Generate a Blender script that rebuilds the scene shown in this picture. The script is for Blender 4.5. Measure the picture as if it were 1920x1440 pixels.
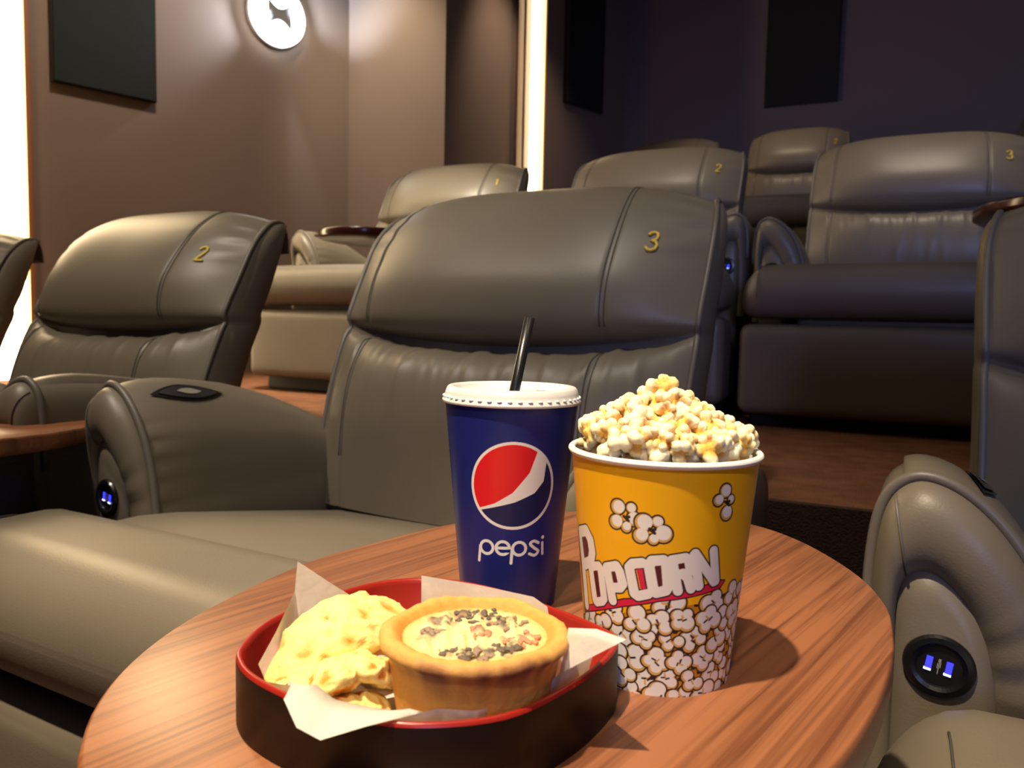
import bpy, math, random
import numpy as np
from mathutils import noise
from mathutils import Vector, Matrix

for o in list(bpy.data.objects):
    bpy.data.objects.remove(o)
S = bpy.context.scene
COL = S.collection
R = math.radians

# ------------------------------------------------------------------ camera
CAM_Z = 0.77
yaw, pitch, roll = R(26), R(4.5), R(1.2)
fw = Vector((-math.sin(yaw), math.cos(yaw), 0)); rt = Vector((math.cos(yaw), math.sin(yaw), 0)); upv = Vector((0, 0, 1))
F = fw*math.cos(pitch) - upv*math.sin(pitch); U = upv*math.cos(pitch) + fw*math.sin(pitch)
CX = rt*math.cos(roll) + U*math.sin(roll); CY = U*math.cos(roll) - rt*math.sin(roll)
cd = bpy.data.cameras.new('camera'); cam = bpy.data.objects.new('camera', cd); COL.objects.link(cam)
cam.matrix_world = Matrix(((CX.x, CY.x, -F.x, 0), (CX.y, CY.y, -F.y, 0), (CX.z, CY.z, -F.z, CAM_Z), (0, 0, 0, 1)))
cd.sensor_width = 36; cd.lens = 1490/1920*36; cd.clip_start = 0.02
cd.dof.use_dof = True; cd.dof.focus_distance = 0.55; cd.dof.aperture_fstop = 14
S.camera = cam

# ------------------------------------------------------------------ world, lights, exposure
w = bpy.data.worlds.new('world'); S.world = w; w.use_nodes = True
w.node_tree.nodes['Background'].inputs[0].default_value = (0.5, 0.55, 0.7, 1)
w.node_tree.nodes['Background'].inputs[1].default_value = 0.01
S.view_settings.view_transform = 'Standard'; S.view_settings.look = 'None'
S.view_settings.gamma = 1; S.view_settings.use_curve_mapping = False
S.view_settings.exposure = 0.0

def spot(name, loc, target, power, angle, col=(1, .84, .62), radius=.04, blend=.5):
    l = bpy.data.lights.new(name, 'SPOT'); l.energy = power; l.color = col
    l.spot_size = R(angle); l.spot_blend = blend; l.shadow_soft_size = radius
    o = bpy.data.objects.new(name, l); COL.objects.link(o); o.location = loc
    o.rotation_euler = (Vector(target)-Vector(loc)).to_track_quat('-Z', 'Y').to_euler()
    return o
WARM = (1, .82, .58)
spot('downlight_table', (-.44, -.48, 3.2), (-.41, .44, .58), 560, 30, WARM, .035, .6)
spot('table_front_fill', (.30, -1.7, 3.2), (-.20, .34, .6), 170, 15, WARM, .10, .8)  # added frontal fill to brighten the pie side and bucket front
spot('downlight_front_row', (-1.75, -.05, 3.25), (-1.78, 1.1, .7), 210, 58, (1, .88, .70), .06, .8)
spot('downlight_front_row', (-.62, .25, 3.25), (-.66, 1.25, .85), 120, 40, (1, .88, .72), .06, .9)
spot('downlight_side_row', (-2.1, 2.0, 3.25), (-2.0, 2.85, .9), 520, 48, (1, .87, .66), .06, .7)
spot('downlight_second_row', (.1, 2.9, 3.25), (.15, 3.40, 1.2), 80, 40, (1, .84, .66), .06, .9)
spot('downlight_second_row', (-1.0, 2.4, 3.25), (-1.0, 3.25, 1.2), 90, 46, (1, .86, .68), .06, .8)
spot('downlight_back_row', (-.9, 4.5, 3.3), (-.8, 5.4, 1.7), 50, 56, (1, .80, .58), .06, .8)
spot('downlight_pier', (-2.75, 3.40, 3.3), (-2.85, 4.1, 1.9), 105, 60, (1, .82, .60), .05, .9)
spot('downlight_pier', (-1.9, 4.5, 3.3), (-2.47, 4.9, 2.0), 40, 70, (1, .74, .55), .05, .9)
spot('wall_fill_spot', (-2.5, 2.3, 3.3), (-3.45, 3.0, 1.7), 105, 85, (1, .80, .64), .08, 1)  # added wash spot, lifts the general brightness of the left wall
spot('downlight_aisle', (.62, .9, 3.25), (.45, .95, .6), 17, 60, (1, .84, .62), .05, .9)
def area(name, loc, target, power, size, col):
    l = bpy.data.lights.new(name, 'AREA'); l.energy = power; l.color = col; l.shape = 'RECTANGLE'; l.size = size[0]; l.size_y = size[1]
    o = bpy.data.objects.new(name, l); COL.objects.link(o); o.location = loc
    o.rotation_euler = (Vector(target)-Vector(loc)).to_track_quat('-Z', 'Y').to_euler()
area('screen_glow_fill', (2.5, -3.6, 2.0), (.7, 3.2, 1.0), 13, (1.6, 1.6), (.36, .44, 1.0))  # added blue fill for screen glow, set right and narrowed onto the rear seats
bpy.data.lights['screen_glow_fill'].spread = R(46)
area('ceiling_wash', (-.6, .4, 3.36), (-.6, .4, 0), 14, (5, 5), (1, .86, .70))

# ------------------------------------------------------------------ materials
def mat(name, col, rough=.5, metal=0, emit=None, estr=0, spec=.5, bump=None, var=None, coat=0):
    m = bpy.data.materials.new(name); m.use_nodes = True
    nt = m.node_tree; b = nt.nodes['Principled BSDF']
    b.inputs['Base Color'].default_value = (*col, 1); b.inputs['Roughness'].default_value = rough
    b.inputs['Metallic'].default_value = metal; b.inputs['Specular IOR Level'].default_value = spec
    b.inputs['Coat Weight'].default_value = coat
    if emit:
        b.inputs['Emission Color'].default_value = (*emit, 1); b.inputs['Emission Strength'].default_value = estr
    tc = None
    if bump or var:
        tc = nt.nodes.new('ShaderNodeTexCoord')
    if bump:
        n = nt.nodes.new('ShaderNodeTexNoise'); n.inputs['Scale'].default_value = bump[0]; n.inputs['Detail'].default_value = 4
        bp = nt.nodes.new('ShaderNodeBump'); bp.inputs['Strength'].default_value = bump[1]; bp.inputs['Distance'].default_value = bump[2]
        nt.links.new(tc.outputs['Object'], n.inputs['Vector']); nt.links.new(n.outputs['Fac'], bp.inputs['Height'])
        nt.links.new(bp.outputs['Normal'], b.inputs['Normal'])
    if var:
        n = nt.nodes.new('ShaderNodeTexNoise'); n.inputs['Scale'].default_value = var[0]; n.inputs['Detail'].default_value = 5
        cr = nt.nodes.new('ShaderNodeValToRGB')
        cr.color_ramp.elements[0].position = .3; cr.color_ramp.elements[1].position = .7
        cr.color_ramp.elements[0].color = (*[c*var[1] for c in col], 1); cr.color_ramp.elements[1].color = (*[min(1, c*var[2]) for c in col], 1)
        nt.links.new(tc.outputs['Object'], n.inputs['Vector']); nt.links.new(n.outputs['Fac'], cr.inputs['Fac'])
        nt.links.new(cr.outputs['Color'], b.inputs['Base Color'])
    return m
def attr_mat(name, rough=.45, sss=0, bump=None, spec=.5):
    m = bpy.data.materials.new(name); m.use_nodes = True; nt = m.node_tree; b = nt.nodes['Principled BSDF']
    a = nt.nodes.new('ShaderNodeAttribute'); a.attribute_name = 'Col'
    nt.links.new(a.outputs['Color'], b.inputs['Base Color']); b.inputs['Roughness'].default_value = rough
    b.inputs['Specular IOR Level'].default_value = spec
    if sss:
        b.inputs['Subsurface Weight'].default_value = sss; b.inputs['Subsurface Radius'].default_value = (.006, .004, .002); b.inputs['Subsurface Scale'].default_value = .6
    if bump:
        tc = nt.nodes.new('ShaderNodeTexCoord'); n = nt.nodes.new('ShaderNodeTexNoise'); n.inputs['Scale'].default_value = bump[0]; n.inputs['Detail'].default_value = 5
        bp = nt.nodes.new('ShaderNodeBump'); bp.inputs['Strength'].default_value = bump[1]; bp.inputs['Distance'].default_value = bump[2]
        nt.links.new(tc.outputs['Object'], n.inputs['Vector']); nt.links.new(n.outputs['Fac'], bp.inputs['Height']); nt.links.new(bp.outputs['Normal'], b.inputs['Normal'])
    return m
def wood(name, c1, c2, ang, scale=1.0, rough=.38):
    m = bpy.data.materials.new(name); m.use_nodes = True; nt = m.node_tree; b = nt.nodes['Principled BSDF']
    tc = nt.nodes.new('ShaderNodeTexCoord'); mp = nt.nodes.new('ShaderNodeMapping')
    mp.inputs['Rotation'].default_value = (0, 0, ang)
    mp2 = nt.nodes.new('ShaderNodeMapping'); mp2.inputs['Scale'].default_value = (150*scale, 3.2*scale, 20)
    nt.links.new(tc.outputs['Object'], mp.inputs['Vector']); nt.links.new(mp.outputs['Vector'], mp2.inputs['Vector'])
    n = nt.nodes.new('ShaderNodeTexNoise'); n.inputs['Scale'].default_value = 1; n.inputs['Detail'].default_value = 6; n.inputs['Roughness'].default_value = .62; n.inputs['Distortion'].default_value = .6
    nt.links.new(mp2.outputs['Vector'], n.inputs['Vector'])
    mp3 = nt.nodes.new('ShaderNodeMapping'); mp3.inputs['Scale'].default_value = (40*scale, 1.2*scale, 5)
    nt.links.new(mp.outputs['Vector'], mp3.inputs['Vector'])
    n2 = nt.nodes.new('ShaderNodeTexNoise'); n2.inputs['Scale'].default_value = 1; n2.inputs['Detail'].default_value = 3
    nt.links.new(mp3.outputs['Vector'], n2.inputs['Vector'])
    mx = nt.nodes.new('ShaderNodeMath'); mx.operation = 'MULTIPLY_ADD'; mx.inputs[1].default_value = .55
    mm = nt.nodes.new('ShaderNodeMath'); mm.operation = 'MULTIPLY'; mm.inputs[1].default_value = .45
    nt.links.new(n2.outputs['Fac'], mm.inputs[0]); nt.links.new(n.outputs['Fac'], mx.inputs[0]); nt.links.new(mm.outputs[0], mx.inputs[2])
    cr = nt.nodes.new('ShaderNodeValToRGB'); e = cr.color_ramp.elements
    e[0].position = .40; e[0].color = (*c1, 1); e[1].position = .54; e[1].color = (*c2, 1)
    nt.links.new(mx.outputs[0], cr.inputs['Fac']); nt.links.new(cr.outputs['Color'], b.inputs['Base Color'])
    b.inputs['Roughness'].default_value = rough
    return m

LEATHER = mat('grey_taupe_leather', (.158, .132, .096), .43, bump=(420, .12, .002), var=(5, .93, 1.06), spec=.45)
PIPING = mat('leather_piping', (.13, .112, .092), .45)
STITCH = mat('dark_stitching', (.055, .048, .04), .7)
GOLD = mat('gold_embroidery', (.78, .56, .07), .5)
DARKBASE = mat('dark_base', (.012, .011, .010), .6)
BLACKPL = mat('black_plastic', (.006, .006, .007), .28)
BLUE = mat('blue_backlight', (.02, .02, .3), .4, emit=(.03, .03, 1), estr=2.2)
BLUEW = mat('blue_white_backlight', (.5, .5, 1), .4, emit=(.55, .55, 1), estr=2.6)
ICON = mat('grey_icon', (.25, .25, .2), .5)
STEEL = mat('dark_steel', (.16, .15, .17), .28, metal=.9)
WOODTOP = wood('cherry_wood', (.145, .050, .022), (.30, .115, .050), R(12))
WOODDARK = mat('dark_walnut', (.035, .017, .011), .4, var=(9, .7, 1.3))
TRAYTOP = mat('dark_glossy_wood', (.05, .012, .008), .2, var=(8, .8, 1.2))
WALL = mat('taupe_fabric_wall', (.25, .190, .150), .9, bump=(300, .2, .002), var=(.9, .94, 1.06), spec=.2)
WALLD = mat('shaded_fabric_wall', (.165, .138, .145), .9, bump=(300, .2, .002), spec=.2)  # wall fabric with the weaker light put into its colour, darker and bluer
CEIL = mat('dark_ceiling', (.03, .027, .027), .9)
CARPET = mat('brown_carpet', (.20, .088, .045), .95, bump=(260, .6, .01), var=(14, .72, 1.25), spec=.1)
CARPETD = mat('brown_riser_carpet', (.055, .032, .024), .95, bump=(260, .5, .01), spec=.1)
LED = mat('led_strip_light', (1, .9, .7), .5, emit=(1, .74, .42), estr=16)
LEDEDGE = mat('warm_diffuser', (.9, .6, .3), .5, emit=(1, .62, .25), estr=3.2)
TRIM = mat('brown_trim', (.16, .07, .04), .5)
SPK = mat('black_speaker_cloth', (.026, .028, .026), .9, bump=(900, .4, .002), spec=.15)
LAMP = mat('white_lamp', (1, 1, 1), .4, emit=(.93, .96, 1), estr=9)
LAMPGREY = mat('lamp_grey_plate', (.45, .46, .46), .5)
LAMPBODY = mat('lamp_housing', (.7, .7, .7), .4)

# ------------------------------------------------------------------ mesh helpers
def mesh(name, v, f, m, smooth=True):
    me = bpy.data.meshes.new(name); me.from_pydata([tuple(map(float, p)) for p in v], [], [tuple(map(int, q)) for q in f])
    for mm in (m if isinstance(m, (list, tuple)) else [m]):
        me.materials.append(mm)
    if smooth:
        me.polygons.foreach_set('use_smooth', [True]*len(me.polygons))
    me.update(); return me
def fixn(me):
    import bmesh
    bm = bmesh.new(); bm.from_mesh(me); bmesh.ops.recalc_face_normals(bm, faces=bm.faces[:]); bm.to_mesh(me); bm.free(); return me
def obj(name, me, parent=None):
    o = bpy.data.objects.new(name, me); COL.objects.link(o)
    if parent: o.parent = parent
    return o
def tag(o, label=None, cat=None, group=None, kind=None):
    if label: o['label'] = label
    if cat: o['category'] = cat
    if group: o['group'] = group
    if kind: o['kind'] = kind
    return o
def empty(name, loc, label, cat, group=None, rz=0):
    o = bpy.data.objects.new(name, None); COL.objects.link(o); o.location = loc; o.rotation_euler = (0, 0, rz); o.empty_display_size = .1
    return tag(o, label, cat, group)
def copy_tree(o, parent=None):
    c = o.copy(); COL.objects.link(c)
    if parent: c.parent = parent
    for ch in o.children: copy_tree(ch, c)
    return c
class MB:
    def __init__(s): s.v = []; s.f = []; s.mi = []
    def add(s, v, f, mi=0):
        b = len(s.v); s.v += [tuple(map(float, p)) for p in v]; s.f += [tuple(i+b for i in q) for q in f]; s.mi += [mi]*len(f); return s
    def mesh(s, name, m, smooth=True, fix=False):
        me = mesh(name, s.v, s.f, m, smooth); me.polygons.foreach_set('material_index', s.mi); me.update()
        return fixn(me) if fix else me
def grid(nu, nv, fn, close_u=False):
    v = [fn(i, j) for j in range(nv) for i in range(nu)]; f = []
    for j in range(nv-1):
        for i in range(nu if close_u else nu-1):
            a = j*nu+i; b = j*nu+(i+1) % nu; f.append((a, b, b+nu, a+nu))
    return v, f
def tube(pts, r, n=8, closed=False, caps=True):
    P = [Vector(p) for p in pts]; N = len(P); v = []; f = []; prev = None
    for i, p in enumerate(P):
        t = (P[(i+1) % N]-P[i-1]) if closed else (P[min(i+1, N-1)]-P[max(i-1, 0)])
        t.normalize()
        if prev is None:
            a = Vector((0, 0, 1)) if abs(t.z) < .9 else Vector((1, 0, 0)); x = t.cross(a).normalized()
        else:
            x = (prev - t*prev.dot(t)).normalized()
        prev = x; y = t.cross(x); rr = r[i] if isinstance(r, (list, tuple)) else r
        for k in range(n):
            a = 2*math.pi*k/n; v.append(p + x*math.cos(a)*rr + y*math.sin(a)*rr)
    for i in range(N if closed else N-1):
        for k in range(n):
            a = i*n+k; b = i*n+(k+1) % n; c = ((i+1) % N)*n
            f.append((a, b, c+(k+1) % n, c+k))
    if not closed and caps:
        f.append(tuple(range(n))[::-1]); f.append(tuple((N-1)*n+k for k in range(n)))
    return v, f
def lathe(prof, n=64, c=(0, 0)):
    v = []; f = []
    for (r, z) in prof:
        for k in range(n):
            a = 2*math.pi*k/n; v.append((c[0]+r*math.cos(a), c[1]+r*math.sin(a), z))
    for i in range(len(prof)-1):
        for k in range(n):
            f.append((i*n+k, i*n+(k+1) % n, (i+1)*n+(k+1) % n, (i+1)*n+k))
    return v, f
def rbox(c, h, r, n=9, fn=None):
    ts = []
    for k in range(n+1):
        ts.append(-1+2*k/n)
    v = []; f = []; r = min(r, min(h)*.999)
    # concentrate samples: positions along one axis
    def coords(hh):
        a = [-hh + r*(1-math.cos(math.pi/2*k/5)) for k in range(6)]
        m = [-(hh-r) + 2*(hh-r)*k/n for k in range(1, n)]
        return a + m + [-x for x in a[::-1]]
    cs = [coords(h[0]), coords(h[1]), coords(h[2])]
    def place(p):
        q = [max(-(h[i]-r), min(h[i]-r, p[i])) for i in range(3)]
        d = Vector((p[0]-q[0], p[1]-q[1], p[2]-q[2]))
        if d.length > 1e-9: d = d.normalized()*r
        o = [q[i]+d[i] for i in range(3)]
        if fn: o = fn(*o)
        return (c[0]+o[0], c[1]+o[1], c[2]+o[2])
    for ax in range(3):
        a, b = [(1, 2), (2, 0), (0, 1)][ax]
        for sg in (-1, 1):
            base = len(v)
            for y in cs[b]:
                for x in cs[a]:
                    p = [0, 0, 0]; p[ax] = sg*h[ax]; p[a] = x; p[b] = y; v.append(place(p))
            na = len(cs[a])
            for j in range(len(cs[b])-1):
                for i in range(na-1):
                    q = (base+j*na+i, base+j*na+i+1, base+(j+1)*na+i+1, base+(j+1)*na+i)
                    f.append(q if sg > 0 else q[::-1])
    return v, f
def weld(me, d=1e-5):
    import bmesh
    bm = bmesh.new(); bm.from_mesh(me); bmesh.ops.remove_doubles(bm, verts=bm.verts[:], dist=d); bmesh.ops.recalc_face_normals(bm, faces=bm.faces[:])
    for p in bm.faces: p.smooth = True
    bm.to_mesh(me); bm.free(); return me
def box(x0, x1, y0, y1, z0, z1):
    v = [(x, y, z) for z in (z0, z1) for y in (y0, y1) for x in (x0, x1)]
    return v, [(0, 2, 3, 1), (4, 5, 7, 6), (0, 1, 5, 4), (2, 6, 7, 3), (0, 4, 6, 2), (1, 3, 7, 5)]
def catmull(P, per=8, closed=False):
    P = [np.array(p, float) for p in P]; N = len(P); out = []
    for i in range(N if closed else N-1):
        if closed: a, b, c, d = P[i-1], P[i], P[(i+1) % N], P[(i+2) % N]
        else: a, b, c, d = P[max(i-1, 0)], P[i], P[i+1], P[min(i+2, N-1)]
        for k in range(per):
            t = k/per; out.append(.5*((2*b)+(-a+c)*t+(2*a-5*b+4*c-d)*t*t+(-a+3*b-3*c+d)*t**3))
    if not closed: out.append(P[-1])
    return out
def wallbox(p0, d, t0, t1, out0, out1, z0, z1):
    """box along a wall: p0 + d*t, offset along room-facing normal (d.y,-d.x)"""
    n = (d[1], -d[0]); v = []
    for z in (z0, z1):
        for (t, o_) in ((t0, out0), (t1, out0), (t0, out1), (t1, out1)):
            v.append((p0[0]+d[0]*t+n[0]*o_, p0[1]+d[1]*t+n[1]*o_, z))
    return v, [(0, 2, 3, 1), (4, 5, 7, 6), (0, 1, 5, 4), (2, 6, 7, 3), (0, 4, 6, 2), (1, 3, 7, 5)]
def struct(name, vf, m):
    o = obj(name, fixn(mesh(name, vf[0], vf[1], m, False))); o['kind'] = 'structure'; return o

# ------------------------------------------------------------------ room shell
ZC = 3.4; FD = .05; Z2, Z3 = .505, 1.02; YR1, YR2 = 1.47, 3.47
struct('floor', box(-4.6, 3.3, -4.6, YR1, -.15, -FD), CARPET)
struct('floor', box(-4.6, 3.3, YR1+.02, YR2, Z2-.6, Z2-FD), CARPET)
struct('floor', box(-4.6, 3.3, YR2+.02, 6.4, Z3-.6, Z3-FD), CARPET)
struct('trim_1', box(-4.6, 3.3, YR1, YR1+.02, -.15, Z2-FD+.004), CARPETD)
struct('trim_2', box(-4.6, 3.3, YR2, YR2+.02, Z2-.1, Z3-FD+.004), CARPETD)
struct('ceiling', box(-4.6, 3.3, -4.6, 6.4, ZC, ZC+.1), CEIL)
struct('wall_back', box(-4.6, 3.3, 6.2, 6.4, 0, ZC), WALLD)
struct('wall_right', box(3.1, 3.3, -4.6, 6.2, 0, ZC), WALLD)
struct('wall_front', box(-4.6, 3.1, -4.6, -4.4, 0, ZC), WALLD)
A0 = (-3.70, 2.34); AD = (math.sin(R(17)), math.cos(R(17)))
B0 = (-2.37, 5.30); BD = (math.sin(R(18)), math.cos(R(18)))
struct('wall_left', wallbox(A0, AD, 0, 1.95, -.15, 0, 0, ZC), WALL)
struct('wall_left', wallbox(B0, BD, 0, 1.0, -.15, 0, 0, ZC), WALL)
struct('wall_left', box(-3.6, -2.47, 4.09, 5.20, 0, ZC), WALL)
struct('wall_left', box(-4.05, -3.87, -4.4, 2.30, 0, ZC), WALL)
struct('trim_3', wallbox(A0, AD, .034, .062, .0, .018, 0, ZC), TRIM)
struct('trim_4', box(-2.475, -2.452, 5.02, 5.10, 0, ZC), TRIM)
struct('trim_5', box(-2.478, -2.448, 5.13, 5.20, 0, ZC), TRIM)

def led(p, d, t0, t1, label):
    e = empty('light_strip', (p[0], p[1], 0), label, 'light strip')
    rel = lambda vf: ([(x-p[0], y-p[1], z) for x, y, z in vf[0]], vf[1])
    obj('led_diffuser', mesh('led_diffuser', *rel(wallbox(p, d, t0, t1, -.05, .05, .3, ZC-.02)), LED, False), e)
    obj('diffuser_edge', mesh('diffuser_edge', *rel(wallbox(p, d, t1, t1+.018, -.05, .045, .3, ZC-.02)), LEDEDGE, False), e)
led(A0, AD, -.36, .010, 'wide glowing warm white vertical light strip at the far left wall edge')
led((-2.455, 5.28), (1, 0), 0, .056, 'narrow glowing warm white vertical light strip between the wall pier and back corner')

def speaker(p, d, t0, t1, z0, z1, label):
    n = (d[1], -d[0]); e = empty('wall_speaker', (p[0]+d[0]*t0, p[1]+d[1]*t0, z0), label, 'speaker', 'black wall speakers')
    q = e.location
    rel = lambda vf: ([(x-q.x, y-q.y, z-q.z) for x, y, z in vf[0]], vf[1])
    obj('housing', mesh('housing', *rel(wallbox(p, d, t0, t1, .002, .035, z0, z1)), BLACKPL, False), e)
    obj('grille', mesh('grille', *rel(wallbox(p, d, t0+.006, t1-.006, .035, .042, z0+.006, z1-.006)), SPK, False), e)
speaker(A0, AD, .147, .628, 1.846, 3.0, 'large dark square speaker on the left wall beside the wide light strip')
speaker(B0, BD, .19, .62, 2.37, 3.25, 'narrow dark speaker on the side wall just right of the narrow light strip')
speaker((-.996, 6.2), (1, 0), 0, .50, 2.375, 3.25, 'black speaker alone on the dark back wall')

# round wall lamp with grey bow tie plate
lc = .0
le = empty('wall_lamp', (A0[0]+AD[0]*1.315+AD[1]*.03, A0[1]+AD[1]*1.315-AD[0]*.03, 2.475), 'round bright white wall lamp with a grey bow tie shape at its centre', 'lamp')
nx = Vector((AD[1], -AD[0], 0)); tx = Vector((AD[0], AD[1], 0))
def lamp_pt(a, b, o_): return tx*a + Vector((0, 0, b)) + nx*o_
def disc_solid(rfun, o0, o1, n=64):
    v = []; f = []
    for (s, o_) in ((0.0, o1), (.85, o1), (1, o1-.008), (1, o0)):
        for k in range(n):
            a = 2*math.pi*k/n; r = rfun(a)*s; v.append(lamp_pt(r*math.cos(a), r*math.sin(a), o_))
    for i in range(3):
        for k in range(n): f.append((i*n+k, i*n+(k+1) % n, (i+1)*n+(k+1) % n, (i+1)*n+k))
    return v, f
obj('housing', mesh('housing', *disc_solid(lambda a: .175, -.028, .0), LAMPBODY), le)
obj('light_ring', mesh('light_ring', *disc_solid(lambda a: .170, .0, .03), LAMP), le)
v = []; f = []
N = 14
for k in range(N+1):
    x = -.074+.148*k/N; hgt = .030+.046*(abs(x)/.074)**1.8
    v += [lamp_pt(x, -hgt, .033), lamp_pt(x, hgt, .033), lamp_pt(x, -hgt, .029), lamp_pt(x, hgt, .029)]
for k in range(N):
    a = 4*k; f += [(a, a+4, a+5, a+1), (a, a+2, a+6, a+4), (a+1, a+5, a+7, a+3)]
obj('center_plate', mesh('center_plate', v, f, LAMPGREY, False), le)
lp = Vector(le.location)
for dx, dz, pw, an in ((.22, -1.0, 16, 15), (-1.0, -.30, 44, 74), (1.0, .35, 36, 74)):
    tgt = lp + tx*dx + Vector((0, 0, dz)) - nx*.02
    spot('wall_lamp_beam', tuple(lp+nx*.10), tuple(tgt), pw, an, (.72, .82, 1), .03, 1.0 if an > 20 else .5)

# ------------------------------------------------------------------ recliner
CEN = [(.66, .40), (.655, .50), (.655, .60), (.68, .68), (.735, .726), (.802, .748), (.742, .766), (.728, .80), (.742, .86), (.80, .94), (.865, 1.0), (.935, 1.035), (.995, 1.028), (1.03, .985), (1.04, .93)]
EDG = [(.69, .40), (.71, .50), (.735, .60), (.765, .68), (.79, .732), (.806, .752), (.80, .772), (.812, .80), (.845, .86), (.885, .93), (.925, .972), (.968, .998), (1.008, 1.0), (1.03, .975), (1.038, .93)]
XS = [1, 1, 1, 1, 1, .995, 1, 1, 1, .995, .975, .945, .93, .92, .91]
HW = .37
PER = 6
cC = np.array(catmull(CEN, PER)); cE = np.array(catmull(EDG, PER)); cX = np.array([p[0] for p in catmull([(x, 0) for x in XS], PER)])
NV = len(cC)
SEAMS = (-.80, .60)
def back_pt(u, j, groove=True):
    wgt = 1-abs(u)**3.4
    y = cE[j][0]+(cC[j][0]-cE[j][0])*wgt; z = cE[j][1]+(cC[j][1]-cE[j][1])*wgt
    vi = j/PER
    z -= .036*(1-u*u)*math.exp(-((vi-5)/1.1)**2)
    below = max(0, 5-vi)
    if vi < 5:
        rdg = (1-abs(math.sin(u*8.5+.5*below+.7*math.sin(u*4))))**4*.8+(1-abs(math.sin(u*15.5+1.1-.45*below)))**4*.6+(1-abs(math.sin(u*23+.4)))**3*.45
        wk = (rdg-.35)*math.exp(-(below/1.3))*min(1, below*1.8)*(1-abs(u)**6)
        y -= .021*wk; z += .009*wk
    if vi < 5: y += .003*math.sin(u*11+below*1.8)*math.exp(-below/2.2)
    if groove:
        for s in SEAMS:
            y += .0032*math.exp(-((u-s)/.016)**2)*(1 if abs(vi-5) > .4 else .4)
        if abs(u) > .72 and vi > 8: y += .009*math.sin(vi*8.5)*((abs(u)-.72)/.28)*(1-abs(u)**12)*min(1, vi-8)
    return (HW*u*cX[j], y, z)
us = sorted(set([round(-1+2*k/120, 4) for k in range(121)] + [s+d for s in SEAMS for d in (-.03, -.016, -.008, 0, .008, .016, .03)] + [-.985, -.96, .96, .985]))
def make_backrest():
    v, f = grid(len(us), NV, lambda i, j: back_pt(us[i], j))
    return mesh('backrest', v, f, LEATHER)
def shell_mesh():
    rows = []
    for j in [-2, -1]+list(range(0, NV, 2)):
        if j < 0:
            z = .07 if j == -2 else .25; y = .66 if j == -2 else .675; hw = HW-.01; yb = .80
        else:
            y, z = cE[j]; hw = HW*cX[j]; yb = min(y+.14, .87+.36*(z-.56), 1.045)
        puff = .014 if j >= 0 else 0
        yb = max(yb, y+.004); d = yb-y; puff *= min(1, d/.1)
        half = [(-hw, y), (-hw-puff*.8, y+d*.2), (-hw-puff, y+d*.45), (-hw-puff*.3, y+d*.8), (-hw+.035, yb), (-hw*.4, yb+.004)]
        rows.append([(x, yy, z) for x, yy in half]+[(-x, yy, z) for x, yy in half[::-1]])
    n = len(rows[0])
    v = [p for r in rows for p in r]; f = []
    for j in range(len(rows)-1):
        for i in range(n-1): f.append((j*n+i, j*n+i+1, (j+1)*n+i+1, (j+1)*n+i))
        f.append((j*n+n-1, j*n, (j+1)*n, (j+1)*n+n-1))
    return mesh('back_shell', v, f, LEATHER)
def edge_piping(u):
    b = MB(); b.add(*tube([tuple(np.array(back_pt(u, j, False))+np.array([.004*u, .001, .001])) for j in range(0, int(12.3*PER), 2)], .0055, 8))
    return b.mesh('piping', PIPING)
def seam_mesh(u):
    b = MB()
    for du in (-.011, .011):
        for (j0, j1) in ((1*PER, int(4.6*PER)), (int(6.3*PER), int(12.5*PER))):
            b.add(*tube([tuple(np.array(back_pt(u+du, j))+np.array([0, -.0004, .0004])) for j in range(j0, j1)], .0011, 5))
    return b.mesh('seam', STITCH)

# arm: arch of (a = outward distance from the centre line, z)
ARCH0 = [(.497, .03), (.499, .30), (.499, .50), (.497, .575), (.490, .620), (.476, .643), (.455, .651), (.425, .640), (.394, .612), (.366, .57), (.347, .52), (.336, .46), (.331, .40), (.330, .30)]
INN0 = [(.470, .03), (.471, .30), (.473, .47), (.474, .515), (.471, .540), (.463, .552), (.450, .555), (.437, .549), (.424, .535), (.412, .514), (.403, .488), (.396, .45), (.392, .40), (.390, .30)]
ARCH = np.array(catmull(ARCH0, 5)); NA = len(ARCH); INN = np.array(catmull(INN0, 5))
def arch_norm(j):
    a = ARCH[min(j+1, NA-1)]-ARCH[max(j-1, 0)]; a /= np.linalg.norm(a)
    return np.array([-a[1], a[0]]) if True else a      # inward candidate fixed below
CENA = np.array([.415, .45])
def inward(j):
    n = arch_norm(j)
    if np.dot(n, CENA-ARCH[j]) < 0: n = -n
    return n
def arm_front(a): return .297+.020*max(0, min(1, (a-.331)/.168))
def arm_drop(yl): return np.interp(yl, [.27, .40, .52, .62, .74, .82], [0, .004, .018, .04, .085, .12])
def arm_pt(j, yl, s, off=0.0):
    a, z = ARCH[j]; n = inward(j); a, z = a-n[0]*off, z-n[1]*off
    frac = max(0, min(1, (z-.40)/.255)); z2 = z-arm_drop(yl)*frac**1.5
    g = 0
    if a < .40 and z < .60:
        g = .004*math.sin(j*2.1)*math.exp(-(yl-arm_front(a))/.035)
    dd = max(0, yl-arm_front(ARCH[j][0])); bl = .020*(1-math.exp(-dd/.05))*math.exp(-dd/.45)*max(0, min(1, (ARCH[j][1]-.47)/.10))*(1 if ARCH[j][0] < .47 else .35)
    return ((a+g-n[0]*bl)*s, yl, z2-n[1]*bl)
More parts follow.
